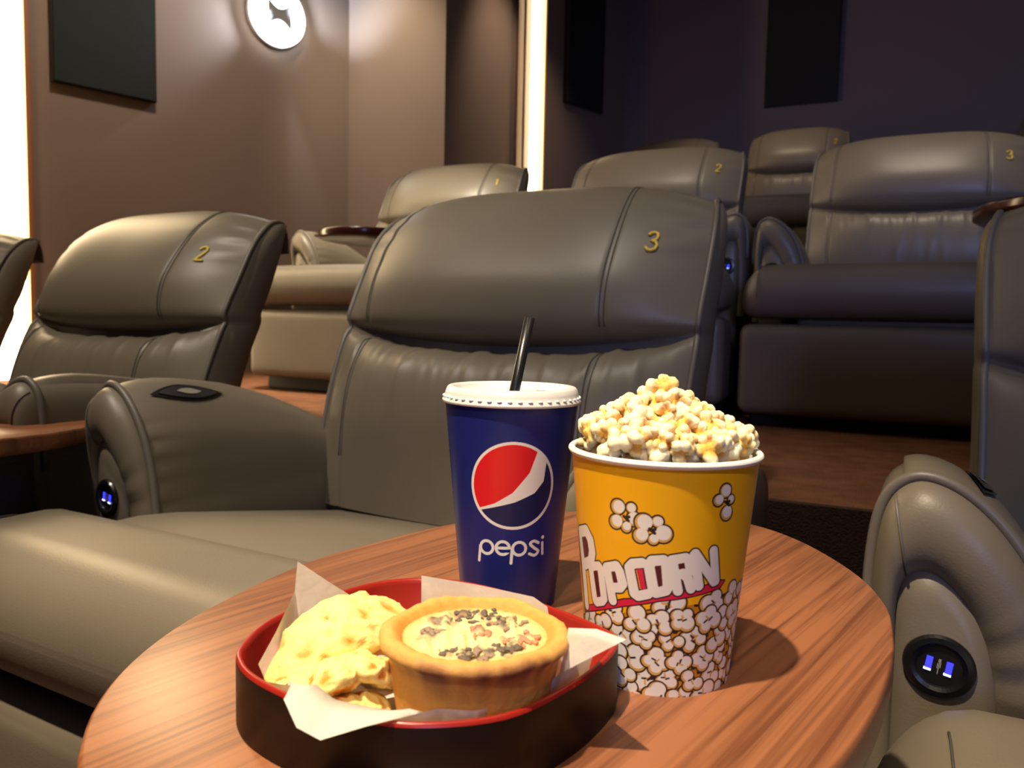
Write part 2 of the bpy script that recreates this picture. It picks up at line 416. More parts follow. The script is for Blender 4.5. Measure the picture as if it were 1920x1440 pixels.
def arm_parts(s, root):
    ys = [0, .015, .03, .05, .08, .12, .17, .22, .28, .34, .40, .45, .50]
    v, f = grid(NA, len(ys), lambda i, j: arm_pt(i, arm_front(ARCH[i][0])+ys[j]*(.80-arm_front(ARCH[i][0]))/.5, s))
    v += [arm_pt(0, .80, s)]
    b = MB(); b.add(v[:-1], f)
    back = [(len(ys)-1)*NA+i for i in range(NA)]; b.f.append(tuple(back)); b.mi.append(0)
    arm = obj('armrest', b.mesh('armrest', LEATHER, fix=True), root)
    # puffy front roll following the arch
    js = list(range(5, NA-1)); nr = 12
    def bul(z0): return float(np.interp(z0, [.42, .52, .62], [.020, .030, .042]))
    def roll(i, k):
        j = js[i]; th = math.pi*k/(nr-1); a0, z0 = ARCH[j]; a1, z1 = INN[j]
        wr = 1+.085*math.sin(j*1.5)*max(0, min(1, (.58-z0)/.1))*(1 if a0 < .42 else .2)
        t = .5*(1-math.cos(th)); yf = arm_front(a0)*(1-t)+arm_front(a1)*t
        return ((a0+(a1-a0)*t)*s, yf+.004-bul(z0)*wr*math.sin(th)**.8 if 0 < k < nr-1 else yf+.01, z0+(z1-z0)*t)
    v, f = grid(len(js), nr, roll)
    obj('front_roll', fixn(mesh('front_roll', v, f, LEATHER)), arm)
    pp = [((ARCH[j][0]-inward(j)[0]*.003)*s, arm_front(ARCH[j][0])-.003, ARCH[j][1]-inward(j)[1]*.003) for j in range(10, NA)]
    obj('arm_piping', mesh('arm_piping', *tube(pp, .0062, 8), PIPING), arm)
    # short stitched seam on the roll
    st = [tuple(np.array(roll(int(len(js)*.30), k))+np.array([0, -.0015, 0])) for k in range(1, 10)]
    obj('stitched_seam', mesh('stitched_seam', *tube(st, .0014, 5), PIPING), arm)
    # recessed lower front panel
    top = []
    for j in range(5, NA):
        q = INN[j]+(ARCH[j]-INN[j])*.12
        top.append((q[0], q[1]))
    top = [p for p in top]
    L = [(.478, .03)]+[p for p in top if p[1] > .09 and p[0] > .36]+[(.382, .03)]
    c = np.mean(np.array(L), axis=0); v = []; f = []
    rings = [(1.0, .02), (1.0, -.008), (.955, -.020), (.6, -.025), (.0, -.026)]
    yb = lambda a: arm_front(a)
    for (sc, dy) in rings:
        for p in L:
            q = c+(np.array(p)-c)*sc; v.append((q[0]*s, yb(p[0] if sc > .5 else c[0])*sc+yb(c[0])*(1-sc)+dy, q[1]))
    n_ = len(L)
    for r_ in range(len(rings)-1):
        for k in range(n_): f.append((r_*n_+k, r_*n_+(k+1) % n_, (r_+1)*n_+(k+1) % n_, (r_+1)*n_+k))
    obj('front_panel', fixn(mesh('front_panel', v, f, LEATHER)), arm)
    # usb charging port
    uc = np.array([.437*s, arm_front(.437)-.0245, .472]); tl = R(-8)
    b = MB()
    def ring(prof, mi):
        v = []; f = []; n = 40
        for (r_, d) in prof:
            for k in range(n):
                a = 2*math.pi*k/n; v.append((uc[0]+r_*math.cos(a), uc[1]-d+.119*r_*math.cos(a)*s, uc[2]+r_*math.sin(a)))
        for i in range(len(prof)-1):
            for k in range(n): f.append((i*n+k, i*n+(k+1) % n, (i+1)*n+(k+1) % n, (i+1)*n+k))
        b.add(v, f, mi)
    ring([(.031, -.006), (.031, .003), (.029, .006), (.024, .007), (.0205, .005), (.020, .002), (.0, .002)], 0)
    def slab(cx, cz, hx, hz, d0, d1, mi):
        v = []
        for d in (d0, d1):
            for (x, z) in ((-hx, -hz), (hx, -hz), (hx, hz), (-hx, hz)):
                xx = cx+x; zz = cz+z
                v.append((uc[0]+xx*math.cos(tl)-zz*math.sin(tl), uc[1]-d+.119*s*(xx*math.cos(tl)-zz*math.sin(tl)), uc[2]+xx*math.sin(tl)+zz*math.cos(tl)))
        b.add(v, [(0, 1, 2, 3), (4, 5, 6, 7), (0, 1, 5, 4), (1, 2, 6, 5), (2, 3, 7, 6), (3, 0, 4, 7)], mi)
    for cx in (-.0085, .0085):
        slab(cx, .001, .0027, .0062, .001, .0030, 1); slab(cx-.0004, -.0058, .0031, .0010, .001, .0036, 2)
    slab(0, -.002, .0004, .006, .001, .0026, 3); slab(-.0012, .0, .0004, .0025, .001, .0026, 3); slab(.0012, .001, .0004, .0025, .001, .0026, 3); slab(0, .0055, .0011, .0016, .001, .0027, 3)
    tag(obj('usb_port', b.mesh('usb_port', [BLACKPL, BLUE, BLUEW, ICON], False, True), arm), 'black round charging port with two blue lit slots')
    # lens shaped control plate on top
    if s < 0:
        b = MB()
        ja = [i for i in range(NA) if ARCH[i][0] > .37 and ARCH[i][1] > .57]; jc = min(range(NA), key=lambda i: abs(ARCH[i][0]-.414)+(0 if ARCH[i][1] > .6 else 1))
        def lens(sc, off, mi, zoff=0):
            n = 14; up_, dn_ = [], []
            for k in range(n+1):
                t = -1+2*k/n; yl = .415+.075*t*sc+.012*t*0; hw_ = .0185*sc*(1-t*t)
                def sp(x):
                    jj = jc+x/.0085
                    j0 = int(math.floor(jj)); fr = jj-j0
                    return np.array(arm_pt(j0, yl, s, off))*(1-fr)+np.array(arm_pt(j0+1, yl, s, off))*fr
                up_.append(sp(hw_)); dn_.append(sp(-hw_))
            v = up_+dn_; m_ = n+1
            b.add(v, [(k, k+1, m_+k+1, m_+k) for k in range(n)], mi)
        lens(1.0, .0025, 0); lens(.80, .004, 1); lens(.34, .0046, 2)
        tag(obj('control_plate', b.mesh('control_plate', [BLACKPL, STEEL, ICON], True, True), arm), 'dark lens shaped metal control plate')
    return arm

DIG = {
 '1': [[(-.35, .6), (.05, 1), (.05, -1)]],
 '2': [[(-.6, .55), (-.45, .85), (0, 1), (.45, .85), (.6, .5), (.45, .1), (-.6, -1), (.65, -1)]],
 '3': [[(-.55, .7), (-.35, .92), (0, 1), (.38, .88), (.52, .55), (.36, .18), (-.08, .06), (.38, -.06), (.6, -.45), (.45, -.84), (0, -1), (-.4, -.9), (-.62, -.62)]],
}
def digit_mesh(ch):
    b = MB()
    for st in DIG[ch]:
        pts = []
        for k in range(len(st)-1):
            for t in range(6):
                pts.append((st[k][0]+(st[k+1][0]-st[k][0])*t/6, st[k][1]+(st[k+1][1]-st[k][1])*t/6))
        pts.append(st[-1]); P3 = []
        for (x, z) in pts:
            X = .285+x*.0145; Z = .912+z*.0165
            u = X/HW
            jz = min(range(int(7*PER), int(12*PER)), key=lambda j: abs(back_pt(u, j)[2]-Z))
            j2 = jz+1 if back_pt(u, jz)[2] < Z else jz-1
            p1 = np.array(back_pt(u, jz)); p2 = np.array(back_pt(u, j2)); fr = (Z-p1[2])/(p2[2]-p1[2]+1e-9)
            p = p1+(p2-p1)*fr; P3.append((p[0], p[1]-.0015, p[2]+.001))
        b.add(*tube(P3, .0030, 6))
    return b.mesh('seat_number', GOLD)
DM = {k: digit_mesh(k) for k in DIG}

def make_recliner():
    root = empty('recliner', (0, 0, 0), 'x', 'recliner', 'grey leather cinema recliners')
    def puff(amp):
        def fn(x, y, z, hx=1, hy=1): return (x, y, z)
        return fn
    # seat cushion (T shaped: main pad + front bolster)
    b = MB()
    b.add(*rbox((0, .42, .37), (.331, .34, .10), .04, 10, lambda x, y, z: (x, y, z-.19*max(0, y+.16)+(.008*math.cos(x/.337*1.4)*math.cos(y/.34*1.3) if z > 0 else 0))))
    b.add(*rbox((0, .125, .395), (.493, .128, .083), .080, 10, lambda x, y, z: (x, y-.012*math.cos(x/.505*1.45), z+(.004*math.cos(x/.505*1.4) if z > 0 else 0)-.030*max(0, (abs(x)-.40)/.093)**2)))
    seat = obj('seat_cushion', weld(b.mesh('seat_cushion', LEATHER)), root)
    for sx in (-.435, .435):
        pts = []
        for k in range(17):
            th = R(195-k*7.5) if k < 15 else R(90-(k-14)*8)
            cy, cz = .125-.012*math.cos(sx/.505*1.45), .395
            pts.append((sx, cy-.044*(1 if math.cos(th) < -.02 else 0)+.0845*math.cos(th), cz+.0022+.0815*math.sin(th)+.004*math.cos(sx/.505*1.4)-.030*max(0, (abs(sx)-.40)/.093)**2))
        obj('seat_seam', mesh('seat_seam', *tube(pts, .0012, 5), STITCH), seat)
    fr = MB(); fr.add(*rbox((0, .10, .152), (.49, .085, .142), .035, 10, lambda x, y, z: (x, y-.008*math.cos(x/.5*1.4), z)))
    obj('footrest', weld(fr.mesh('footrest', LEATHER)), root)
    bs = MB(); bs.add(*rbox((0, .46, -.015), (.46, .36, .035), .01, 2)); bs.add(*rbox((0, .45, .13), (.45, .27, .13), .01, 2))
    obj('base_frame', weld(bs.mesh('base_frame', DARKBASE)), root)
    arm_parts(-1, root); arm_parts(1, root)
    bk = obj('backrest', make_backrest(), root)
    obj('back_shell', shell_mesh(), bk)
    for u in (-1, 1): obj('piping', edge_piping(u), bk)
    for u in SEAMS: obj('seam', seam_mesh(u), bk)
    n = obj('seat_number', DM['3'], bk); n['label'] = 'gold embroidered seat number'
    return root
proto = make_recliner()
CHAIRS = [
 (-.715, .55, 0, '3', 'large grey recliner with gold number 3 directly behind the blue drink cup', -2.5),
 (-1.815, .57, 0, '2', 'grey recliner with gold number 2 left of the cup, by the small wooden table edge', -3.5),
 (-2.90, .66, 0, None, 'grey recliner cut off at the left frame edge below the wide light strip', 0),
 (.485, .55, 0, None, 'grey recliner cut off at the right frame edge, beside the wooden table', 0),
 (-2.025, 2.55, Z2, '1', 'pale lit grey recliner in the second row just below the narrow light strip', 0),
 (-1.00, 2.55, Z2, '2', 'grey recliner with number 2 in the second row, behind the seat numbered 3', 0),
 (.027, 2.55, Z2-.02, '3', 'dark grey recliner with number 3 in the second row, above the popcorn bucket', 0),
 (-1.485, 4.62, Z3, None, 'back row recliner, mostly hidden, showing only its headrest top left of another', 0),
 (-.66, 4.60, Z3, '2', 'back row recliner seen between two second row headrests', 0),
 (.86, 4.60, Z3, None, 'back row recliner headrest corner peeking out at the right frame edge', 0),
]
for i, (x, y, z, num, lab, rz) in enumerate(CHAIRS):
    c = proto if i == 0 else copy_tree(proto)
    c.location = (x, y, z); c.rotation_euler = (0, 0, R(rz)); c['label'] = lab
    if i == 3: c.scale = (1, 1, .962)
    if z >= Z3: c.scale = (.80, 1, 1)
    for bkr in [k for k in c.children if k.name.startswith('backrest')]:
        for nn in [k for k in bkr.children if k.name.startswith('seat_number')]:
            if num: nn.data = DM[num]
            else: bpy.data.objects.remove(nn)

# ------------------------------------------------------------------ tables
OUT = [(-.354, .261), (-.388, .331), (-.404, .42), (-.406, .49), (-.395, .546), (-.369, .636), (-.325, .705), (-.255, .765), (-.19, .790), (-.127, .785), (-.073, .745), (-.024, .67), (0, .602), (.006, .54), (.005, .487), (-.002, .427), (-.017, .359), (-.05, .27), (-.1, .205), (-.165, .175), (-.235, .178), (-.301, .208)]
TC = np.array([-.197, .49]); ZT = .58
OUTL = [p-TC for p in catmull(OUT, 6, True)]
def table_top_mesh(m):
    v = []; f = []; n = len(OUTL)
    prof = [(0, 0), (.5, 0), (1-.010, 0), (1-.004, -.0012), (1, -.005), (1, -.018), (1-.008, -.026), (1-.05, -.029), (.5, -.029), (0, -.029)]
    for (sc, dz) in prof:
        for p in OUTL: v.append((p[0]*sc, p[1]*sc, dz))
    for i in range(len(prof)-1):
        for k in range(n): f.append((i*n+k, i*n+(k+1) % n, (i+1)*n+(k+1) % n, (i+1)*n+k))
    return fixn(mesh('table_top', v, f, m))
TT1 = table_top_mesh(WOODTOP); TT2 = table_top_mesh(TRAYTOP)
def table(loc, gap_x, label, me=TT1, post_y=0, hgt=ZT):
    t = empty('tray_table', (loc[0], loc[1], loc[2]), label, 'table', 'oval tray tables between the recliners')
    o = obj('table_top', me, t); o.location = (0, 0, hgt)
    gx = gap_x-loc[0]
    b = MB(); b.add(*rbox((gx, post_y, .25), (.024, .10, .30), .008, 2)); 
    obj('pedestal', weld(b.mesh('pedestal', WOODDARK)), t)
    b = MB(); b.add(*rbox((gx*.6, post_y, hgt-.037), (abs(gx)*.55+.05, .05, .008), .004, 2))
    obj('support_bracket', weld(b.mesh('support_bracket', DARKBASE)), t)
    return t
table((TC[0], TC[1], 0), -.09, 'reddish brown oval wooden table holding the drink, popcorn and food tray')
table((TC[0]-1.20, TC[1]+.225, 0), -1.285, 'wooden table whose rounded end shows at the left frame edge')
table((-1.70, 2.46, Z2-.012), -1.505, 'dark tray table in the second row left of the seat numbered 3', TT2)
table((.36, 2.46, Z2), .60, 'dark tray table in the second row at the right frame edge', TT2)

# ------------------------------------------------------------------ print rasters
def seg_d(px, pz, a, b):
    ax, az = a; bx, bz = b; dx, dz = bx-ax, bz-az; L = dx*dx+dz*dz+1e-12
    t = np.clip(((px-ax)*dx+(pz-az)*dz)/L, 0, 1)
    return np.hypot(px-ax-t*dx, pz-az-t*dz)
def poly_d(px, pz, P):
    return np.min([seg_d(px, pz, P[i], P[i+1]) for i in range(len(P)-1)], axis=0)
def inside(px, pz, P):
    r = np.zeros(px.shape, bool); n = len(P)
    for i in range(n):
        x1, y1 = P[i]; x2, y2 = P[(i+1) % n]
        c = ((y1 > pz) != (y2 > pz)) & (px < (x2-x1)*(pz-y1)/(y2-y1+1e-15)+x1); r ^= c
    return r
def lin(c): return np.array([((x/255+.055)/1.055)**2.4 if x > 10 else x/255/12.92 for x in c])
def paint(col, mask, c):
    m = np.clip(mask, 0, 1)[..., None]; return col*(1-m)+np.array(c)*m
def wrap_mesh(name, c, rb, rt, H, phi0, nphi, nz, painter, m, flip=False):
    """cone wall with colour attribute; phi measured from the direction phi0"""
    ph = np.concatenate([np.linspace(-1.75, 1.75, nphi), np.linspace(1.75, 2*math.pi-1.75, 40)[1:-1]])
    z = np.linspace(0, H, nz); PH, Zg = np.meshgrid(ph, z); Rr = rb+(rt-rb)*Zg/H
    X = Rr*np.cos(PH+phi0); Y = Rr*np.sin(PH+phi0)
    col = painter(np.where(PH > math.pi, PH-2*math.pi, PH)*Rr, Zg, Rr)
    n = len(ph); v = np.stack([X, Y, Zg], -1).reshape(-1, 3)
    i, j = np.meshgrid(np.arange(n), np.arange(nz-1)); a = j*n+i; b = j*n+(i+1) % n
    f = np.stack([a, b, b+n, a+n], -1).reshape(-1, 4)
    me = bpy.data.meshes.new(name); me.vertices.add(len(v)); me.vertices.foreach_set('co', v.ravel().astype(np.float32))
    me.loops.add(f.size); me.loops.foreach_set('vertex_index', f.ravel().astype(np.int32))
    me.polygons.add(len(f)); me.polygons.foreach_set('loop_start', np.arange(0, f.size, 4, dtype=np.int32))
    me.update(calc_edges=True); me.polygons.foreach_set('use_smooth', np.ones(len(f), bool))
    at = me.color_attributes.new('Col', 'FLOAT_COLOR', 'POINT')
    at.data.foreach_set('color', np.concatenate([col.reshape(-1, 3), np.ones((len(v), 1))], 1).ravel().astype(np.float32))
    me.materials.append(m); me.update(); return me
AA = .00022
def cov(d): return np.clip(.5-d/AA, 0, 1)

# ---- drink cup
CUPC = (-.234, .48); CUP_RB, CUP_RT, CUP_H = .032, .04485, .1377
cphi = math.atan2(-CUPC[1], -CUPC[0])
def cup_r(z): return CUP_RB+(CUP_RT-CUP_RB)*z/CUP_H
def sz(P, rf): return [(p[0]*rf(p[1]), p[1]) for p in P]
def cup_paint(s, z, r):
    col = np.zeros(s.shape+(3,)) + np.array((.010, .018, .150))
    gc = (.05*cup_r(.0865), .0865); GR = .0286
    rad = np.hypot(s-gc[0], z-gc[1])
    white = np.array((.80, .77, .72)); navy = np.array((.006, .012, .075)); red = np.array((.70, .012, .018))
    red_c = sz([(.48, .118), (.415, .1084), (.304, .095), (.045, .0821), (-.246, .0748), (-.479, .0715), (-.75, .069)], cup_r)[::-1]
    nav_c = sz([(.60, .125), (.596, .108), (.586, .1021), (.559, .0891), (.409, .0817), (.081, .0759), (-.461, .0701), (-.75, .0675)], cup_r)[::-1]
    redp = red_c+[(-.05, .2), (-.05, .06)]; redp = red_c+[(.012, .16), (-.06, .16)]
    navp = nav_c+[(.06, .16), (.06, .0), (-.06, .0)]
    col = paint(col, cov(rad-GR), white)
    inn = cov(rad-(GR-.0019))
    d = poly_d(s, z, red_c); sd = np.where(inside(s, z, redp), -d, d); col = paint(col, inn*cov(sd), red)
    d = poly_d(s, z, nav_c); sd = np.where(inside(s, z, navp), -d, d); col = paint(col, inn*cov(sd), navy)
    rz = cup_r(.045); W = .00095
    def ring(c, rr, gap=None):
        q = np.abs(np.hypot(s-c[0]*rz, z-c[1])-rr)
        if gap is not None: q = np.where(gap(s-c[0]*rz, z-c[1]), 9, q)
        return q
    D = np.full(s.shape, 9.)
    for cx, st in ((-.402, [(-.530, .0455), (-.552, .0355)]), (.187, [(.062, .0455), (.045, .0355)])):
        D = np.minimum(D, ring((cx, .0452), .0043)); D = np.minimum(D, poly_d(s, z, [(p[0]*rz, p[1]) for p in st]))
    D = np.minimum(D, ring((-.107, .0455), .0043, lambda x, y: (x > 0) & (y < -.0002) & (y > -.0030)))
    D = np.minimum(D, seg_d(s, z, (-.107*rz-.0042, .0453), (-.107*rz+.0043, .0457)))
    D = np.minimum(D, poly_d(s, z, [(p[0]*rz, p[1]) for p in [(p[0], p[1]) for p in map(tuple, catmull([(.556, .0482), (.46, .0497), (.39, .0480), (.47, .0450), (.555, .0425), (.481, .0400), (.377, .0414)], 4))]]))
    D = np.minimum(D, seg_d(s, z, (.640*rz, .0478), (.650*rz, .0403)))
    col = paint(col, cov(D-W), white)
    col = paint(col, cov(np.hypot(s-.645*rz, z-.0515)-.0012), white)
    return col
CUPPRINT = attr_mat('printed_paper_cup', .33); BKPRINT = attr_mat('printed_popcorn_bucket', .42)
PAPERW = mat('white_card', (.82, .79, .74), .6)
LIDM = mat('translucent_white_lid', (.80, .79, .76), .3); LIDM.node_tree.nodes['Principled BSDF'].inputs['Transmission Weight'].default_value = .12
ce = empty('drink_cup', (CUPC[0], CUPC[1], ZT), 'dark blue paper drink cup with red, white and blue globe logo and lid', 'cup')
obj('cup_body', wrap_mesh('cup_body', CUPC, CUP_RB, CUP_RT, CUP_H, cphi, 420, 420, cup_paint, CUPPRINT), ce)
obj('cup_base', mesh('cup_base', *lathe([(0, .006), (CUP_RB-.001, .006), (CUP_RB-.0005, 0)]), PAPERW), ce)
lid = obj('lid', mesh('lid', *lathe([(0, .1422), (.020, .1422), (.0205, .1429), (.024, .1429), (.0245, .1422), (.0375, .1422), (.0385, .1450), (.0395, .1468), (.0425, .1468), (.0437, .1457), (.0449, .1425), (.0454, .1392), (.0467, .1382), (.0468, .1362), (.0454, .1360), (.0452, .1380)], 96), LIDM), ce)
b = MB()
for k in range(44):
    a = 2*math.pi*k/44; c = (.0453*math.cos(a), .0453*math.sin(a), .1400)
    vv, ff = lathe([(0, .0010), (.0012, .0006), (.0017, 0), (0, -.0009)], 8)
    b.add([(x+c[0], y+c[1], z+c[2]) for x, y, z in vv], ff)
obj('lid_ribs', b.mesh('lid_ribs', LIDM), lid)
b = MB()
for a0 in (.6, 2.4, 4.3):
    vv, ff = lathe([(0, .1435), (.004, .1433), (.0058, .1423), (.0060, .1420)], 20); b.add([(x+.029*math.cos(a0+cphi), y+.029*math.sin(a0+cphi), z) for x, y, z in vv], ff)
obj('lid_button', b.mesh('lid_button', LIDM), lid)
STRAW = mat('black_straw', (.008, .008, .009), .3)
d = Vector((.10, .02, 1)).normalized(); p0 = Vector((.0055, -.004, .02)) - Vector((0, 0, 0))
p_top = Vector((.0105, .003, .1925)); p_mid = Vector((.0040, -.0075, .137)); dd = (p_top-p_mid).normalized()
sv, sf = tube([p_mid-dd*.10, p_mid, p_top], .0036, 14, caps=False)
st = empty('straw', (CUPC[0], CUPC[1], ZT), 'black drinking straw leaning out of the cup lid', 'straw')
iv, iff = tube([p_mid-dd*.10, p_mid, p_top], .0029, 14, caps=False)
b = MB(); b.add(sv, sf); b.add(iv, [q[::-1] for q in iff])
n = 14; top = 2*n
b.f += [(top+k, top+(k+1) % n, 3*n+top+(k+1) % n, 3*n+top+k) for k in range(n)]; b.mi += [0]*n
o = obj('straw_tube', b.mesh('straw_tube', STRAW), st)

# ---- popcorn bucket
BC = (-.1136, .4251); B_RB, B_RT, B_H = .039, .0505, .1215
bphi = math.atan2(-BC[1], -BC[0])
def b_r(z): return B_RB+(B_RT-B_RB)*z/B_H
LET = {
'P': ([[(-1.218, .0769), (-1.157, .0604), (-1.125, .0377)], [(-1.218, .0769), (-1.0, .0802), (-.914, .0761), (-.888, .0697), (-.928, .0641), (-1.083, .0608)]], .0031),
'O': ([[(-.938, .06), (-.888, .0621), (-.771, .0638), (-.745, .0625), (-.703, .0469), (-.737, .045), (-.849, .043), (-.882, .0439), (-.938, .06)]], .0024),
'p': ([[(-.643, .0645), (-.569, .0476)], [(-.643, .0645), (-.506, .0668), (-.464, .0642), (-.426, .0579), (-.464, .0555), (-.587, .0543)]], .0026),
'C': ([[(-.195, .0709), (-.301, .0698), (-.344, .0675), (-.282, .0542), (-.239, .0531), (-.128, .0549)]], .0026),
'o': ([[(-.12, .0699), (-.087, .0726), (.033, .0735), (.069, .0715), (.098, .0598), (.072, .0576), (-.037, .056), (-.069, .0581), (-.12, .0699)]], .0027),
'R': ([[(.126, .0738), (.208, .0576)], [(.126, .0738), (.27, .0751), (.31, .0736), (.334, .069), (.311, .0671), (.191, .0663)], [(.253, .0669), (.309, .0644), (.357, .0587)]], .0025),
'N': ([[(.364, .0764), (.452, .06)], [(.376, .0771), (.643, .0614)], [(.597, .078), (.669, .0617)]], .0025)}
def bucket_paint(s, z, r):
    yel = np.array((.84, .41, .003)); col = np.zeros(s.shape+(3,))+yel
    blk = np.array((.022, .006, .008)); wh = np.array((.78, .72, .68)); tan = np.array((.62, .36, .10)); pink = np.array((.62, .012, .055)); dred = np.array((.33, .014, .016))
    rg = random.Random(5)
    def kernel(col, cx, cz, sc, rot, dark=True, lobes=None):
        L = lobes or [(math.cos(rot+2*math.pi*k/4+rg.uniform(-.3, .3))*sc*rg.uniform(.75, 1.0), math.sin(rot+2*math.pi*k/4+rg.uniform(-.3, .3))*sc*rg.uniform(.7, .95), sc*rg.uniform(.62, .9)) for k in range(rg.choice((3, 4, 4)))]
        bb = (np.abs(s-cx) < sc*3.2) & (np.abs(z-cz) < sc*3.2)
        if not bb.any(): return col
        ss, zz = s[bb], z[bb]; sub = col[bb]
        D = np.min([np.hypot(ss-cx-a, zz-cz-b_)-q for a, b_, q in L], axis=0)
        T = np.min([np.hypot(ss-cx-a*.93-sc*.10, zz-cz-b_*.93-sc*.13)-q*.86 for a, b_, q in L], axis=0)
        sub = paint(sub, cov(D-.0009), blk); sub = paint(sub, cov(D), tan); sub = paint(sub, cov(T), wh)
        for k in range(len(L)-1 if dark else 0):
            a, b_, q = L[k]; e = seg_d(ss, zz, (cx+a*.15, cz+b_*.15), (cx+(a+L[k+1][0])*.42, cz+(b_+L[k+1][1])*.42))-sc*.10
            sub = paint(sub, cov(e), blk if k % 2 == 0 else tan)
        out = col.copy(); out[bb] = sub; return out
    # upper line of the printed pile
    def line(ph): return np.interp(ph, [-1.75, -1.435, -.42, 0, .48, .77, .87, 1.75], [.030, .031, .0455, .0515, .0535, .0560, .0575, .0585])
    ang = s/r
    under = z < line(ang)-.003
    col = np.where(under[..., None], np.array((.50, .20, .01)), col)
    col = np.where((under & (np.sin(s*900)*np.sin(z*1100) > .35))[..., None], blk, col)
    pts = []
    step = .0118
    for iz in range(7, -2, -1):
        for ix in range(-9, 10):
            cx = ix*step*1.05+(iz % 2)*step*.5+rg.uniform(-.0018, .0018); cz = iz*step*.86+rg.uniform(-.0015, .0015)
            if cz < line(cx/b_r(max(cz, 0)))-.0015 and abs(cx) < .08: pts.append((cx, cz))
    # keep banner and lettering on top of the pile except where kernels overlap it
    rbz = lambda P: sz(P, b_r)
    rg.shuffle(pts)
    for cx, cz in pts: col = kernel(col, cx, cz, .0047*rg.uniform(.9, 1.15), rg.uniform(0, 6.3))
    ban = rbz([(-1.34, .0757), (-1.27, .0765), (-1.20, .0587), (-1.12, .0368), (-.418, .0497), (-.061, .054), (.715, .0617), (.81, .0609), (.745, .0576), (-.001, .0519), (-.42, .0462), (-1.20, .0325), (-1.26, .0505)])
    D = poly_d(s, z, ban+[ban[0]]); D = np.where(inside(s, z, ban), -D, D)
    col = paint(col, cov(D-.0007), blk); col = paint(col, cov(D), pink)
    leftband = (ang < -1.10)
    col = np.where((leftband & (D < 0))[..., None], dred, col)
    strokes = {k: np.min([poly_d(s, z, rbz(P)) for P in v[0]], axis=0)-v[1] for k, v in LET.items()}
    # black outlines first then fills, letter by letter
    for k in 'POpCoRN':
        D = strokes[k]; col = paint(col, cov(D-.0008), blk)
        if k == 'C':
            cp = rbz([(-.262, .0678), (-.145, .0680), (-.10, .0570), (-.205, .0565)]); col = np.where(inside(s, z, cp)[..., None] & (D > .0004)[..., None], pink, col)
        if k != 'C' and k != 'N':
            lp_ = rbz(LET[k][0][-1] if k in 'Oo' else LET[k][0][1]); hm = inside(s, z, lp_) & (D > -.0002); col = np.where(hm[..., None], np.array((.085, .008, .010)), col)
    for k in 'POpCoRN': col = paint(col, cov(strokes[k]), wh)
    # floating kernels
    for c0, L, dk in (((-.39, .0925), [(-.478, .0982, .0038), (-.322, .0987, .0026), (-.497, .0902, .0036), (-.29, .0931, .0036), (-.371, .0882, .0026)], (-.377, .093)),
                      ((-.10, .088), [(-.188, .092, .0044), (-.041, .0931, .0028), (-.216, .085, .0037), (.022, .0869, .0044), (-.078, .0836, .0026)], (-.097, .0882)),
                      ((.69, .1022), [(.68, .1087, .0034), (.591, .104, .0028), (.709, .0969, .0036), (.76, .1038, .0022)], (.706, .1022))):
        rr = b_r(c0[1]); cx, cz = c0[0]*rr, c0[1]
        col = kernel(col, cx, cz, .0045, 0, False, [(p[0]*rr-cx, p[1]-cz, p[2]) for p in L])
        dx, dz = dk[0]*rr, dk[1]
        e = np.minimum(seg_d(s, z, (dx-.0012, dz+.0008), (dx+.0014, dz-.0012)), seg_d(s, z, (dx, dz), (dx+.0016, dz+.0009)))-.0008
        col = paint(col, cov(e), blk)
    return col
be = empty('popcorn_bucket', (BC[0], BC[1], ZT), 'yellow paper popcorn bucket with white lettering and printed popcorn, right of the cup', 'bucket')
obj('bucket_wall', wrap_mesh('bucket_wall', BC, B_RB, B_RT, B_H, bphi, 560, 560, bucket_paint, BKPRINT), be)
obj('inner_wall', mesh('inner_wall', *lathe([(0, .006), (B_RB-.0015, .006), (B_RT-.001, B_H)], 64), PAPERW), be)
tor = [(B_RT-.0008+.0019*math.cos(t)+.0008, B_H+.0019*math.sin(t)) for t in [2*math.pi*k/12 for k in range(13)]]
tag(obj('rolled_rim', mesh('rolled_rim', *lathe(tor, 96), PAPERW), be), 'white rolled rim')

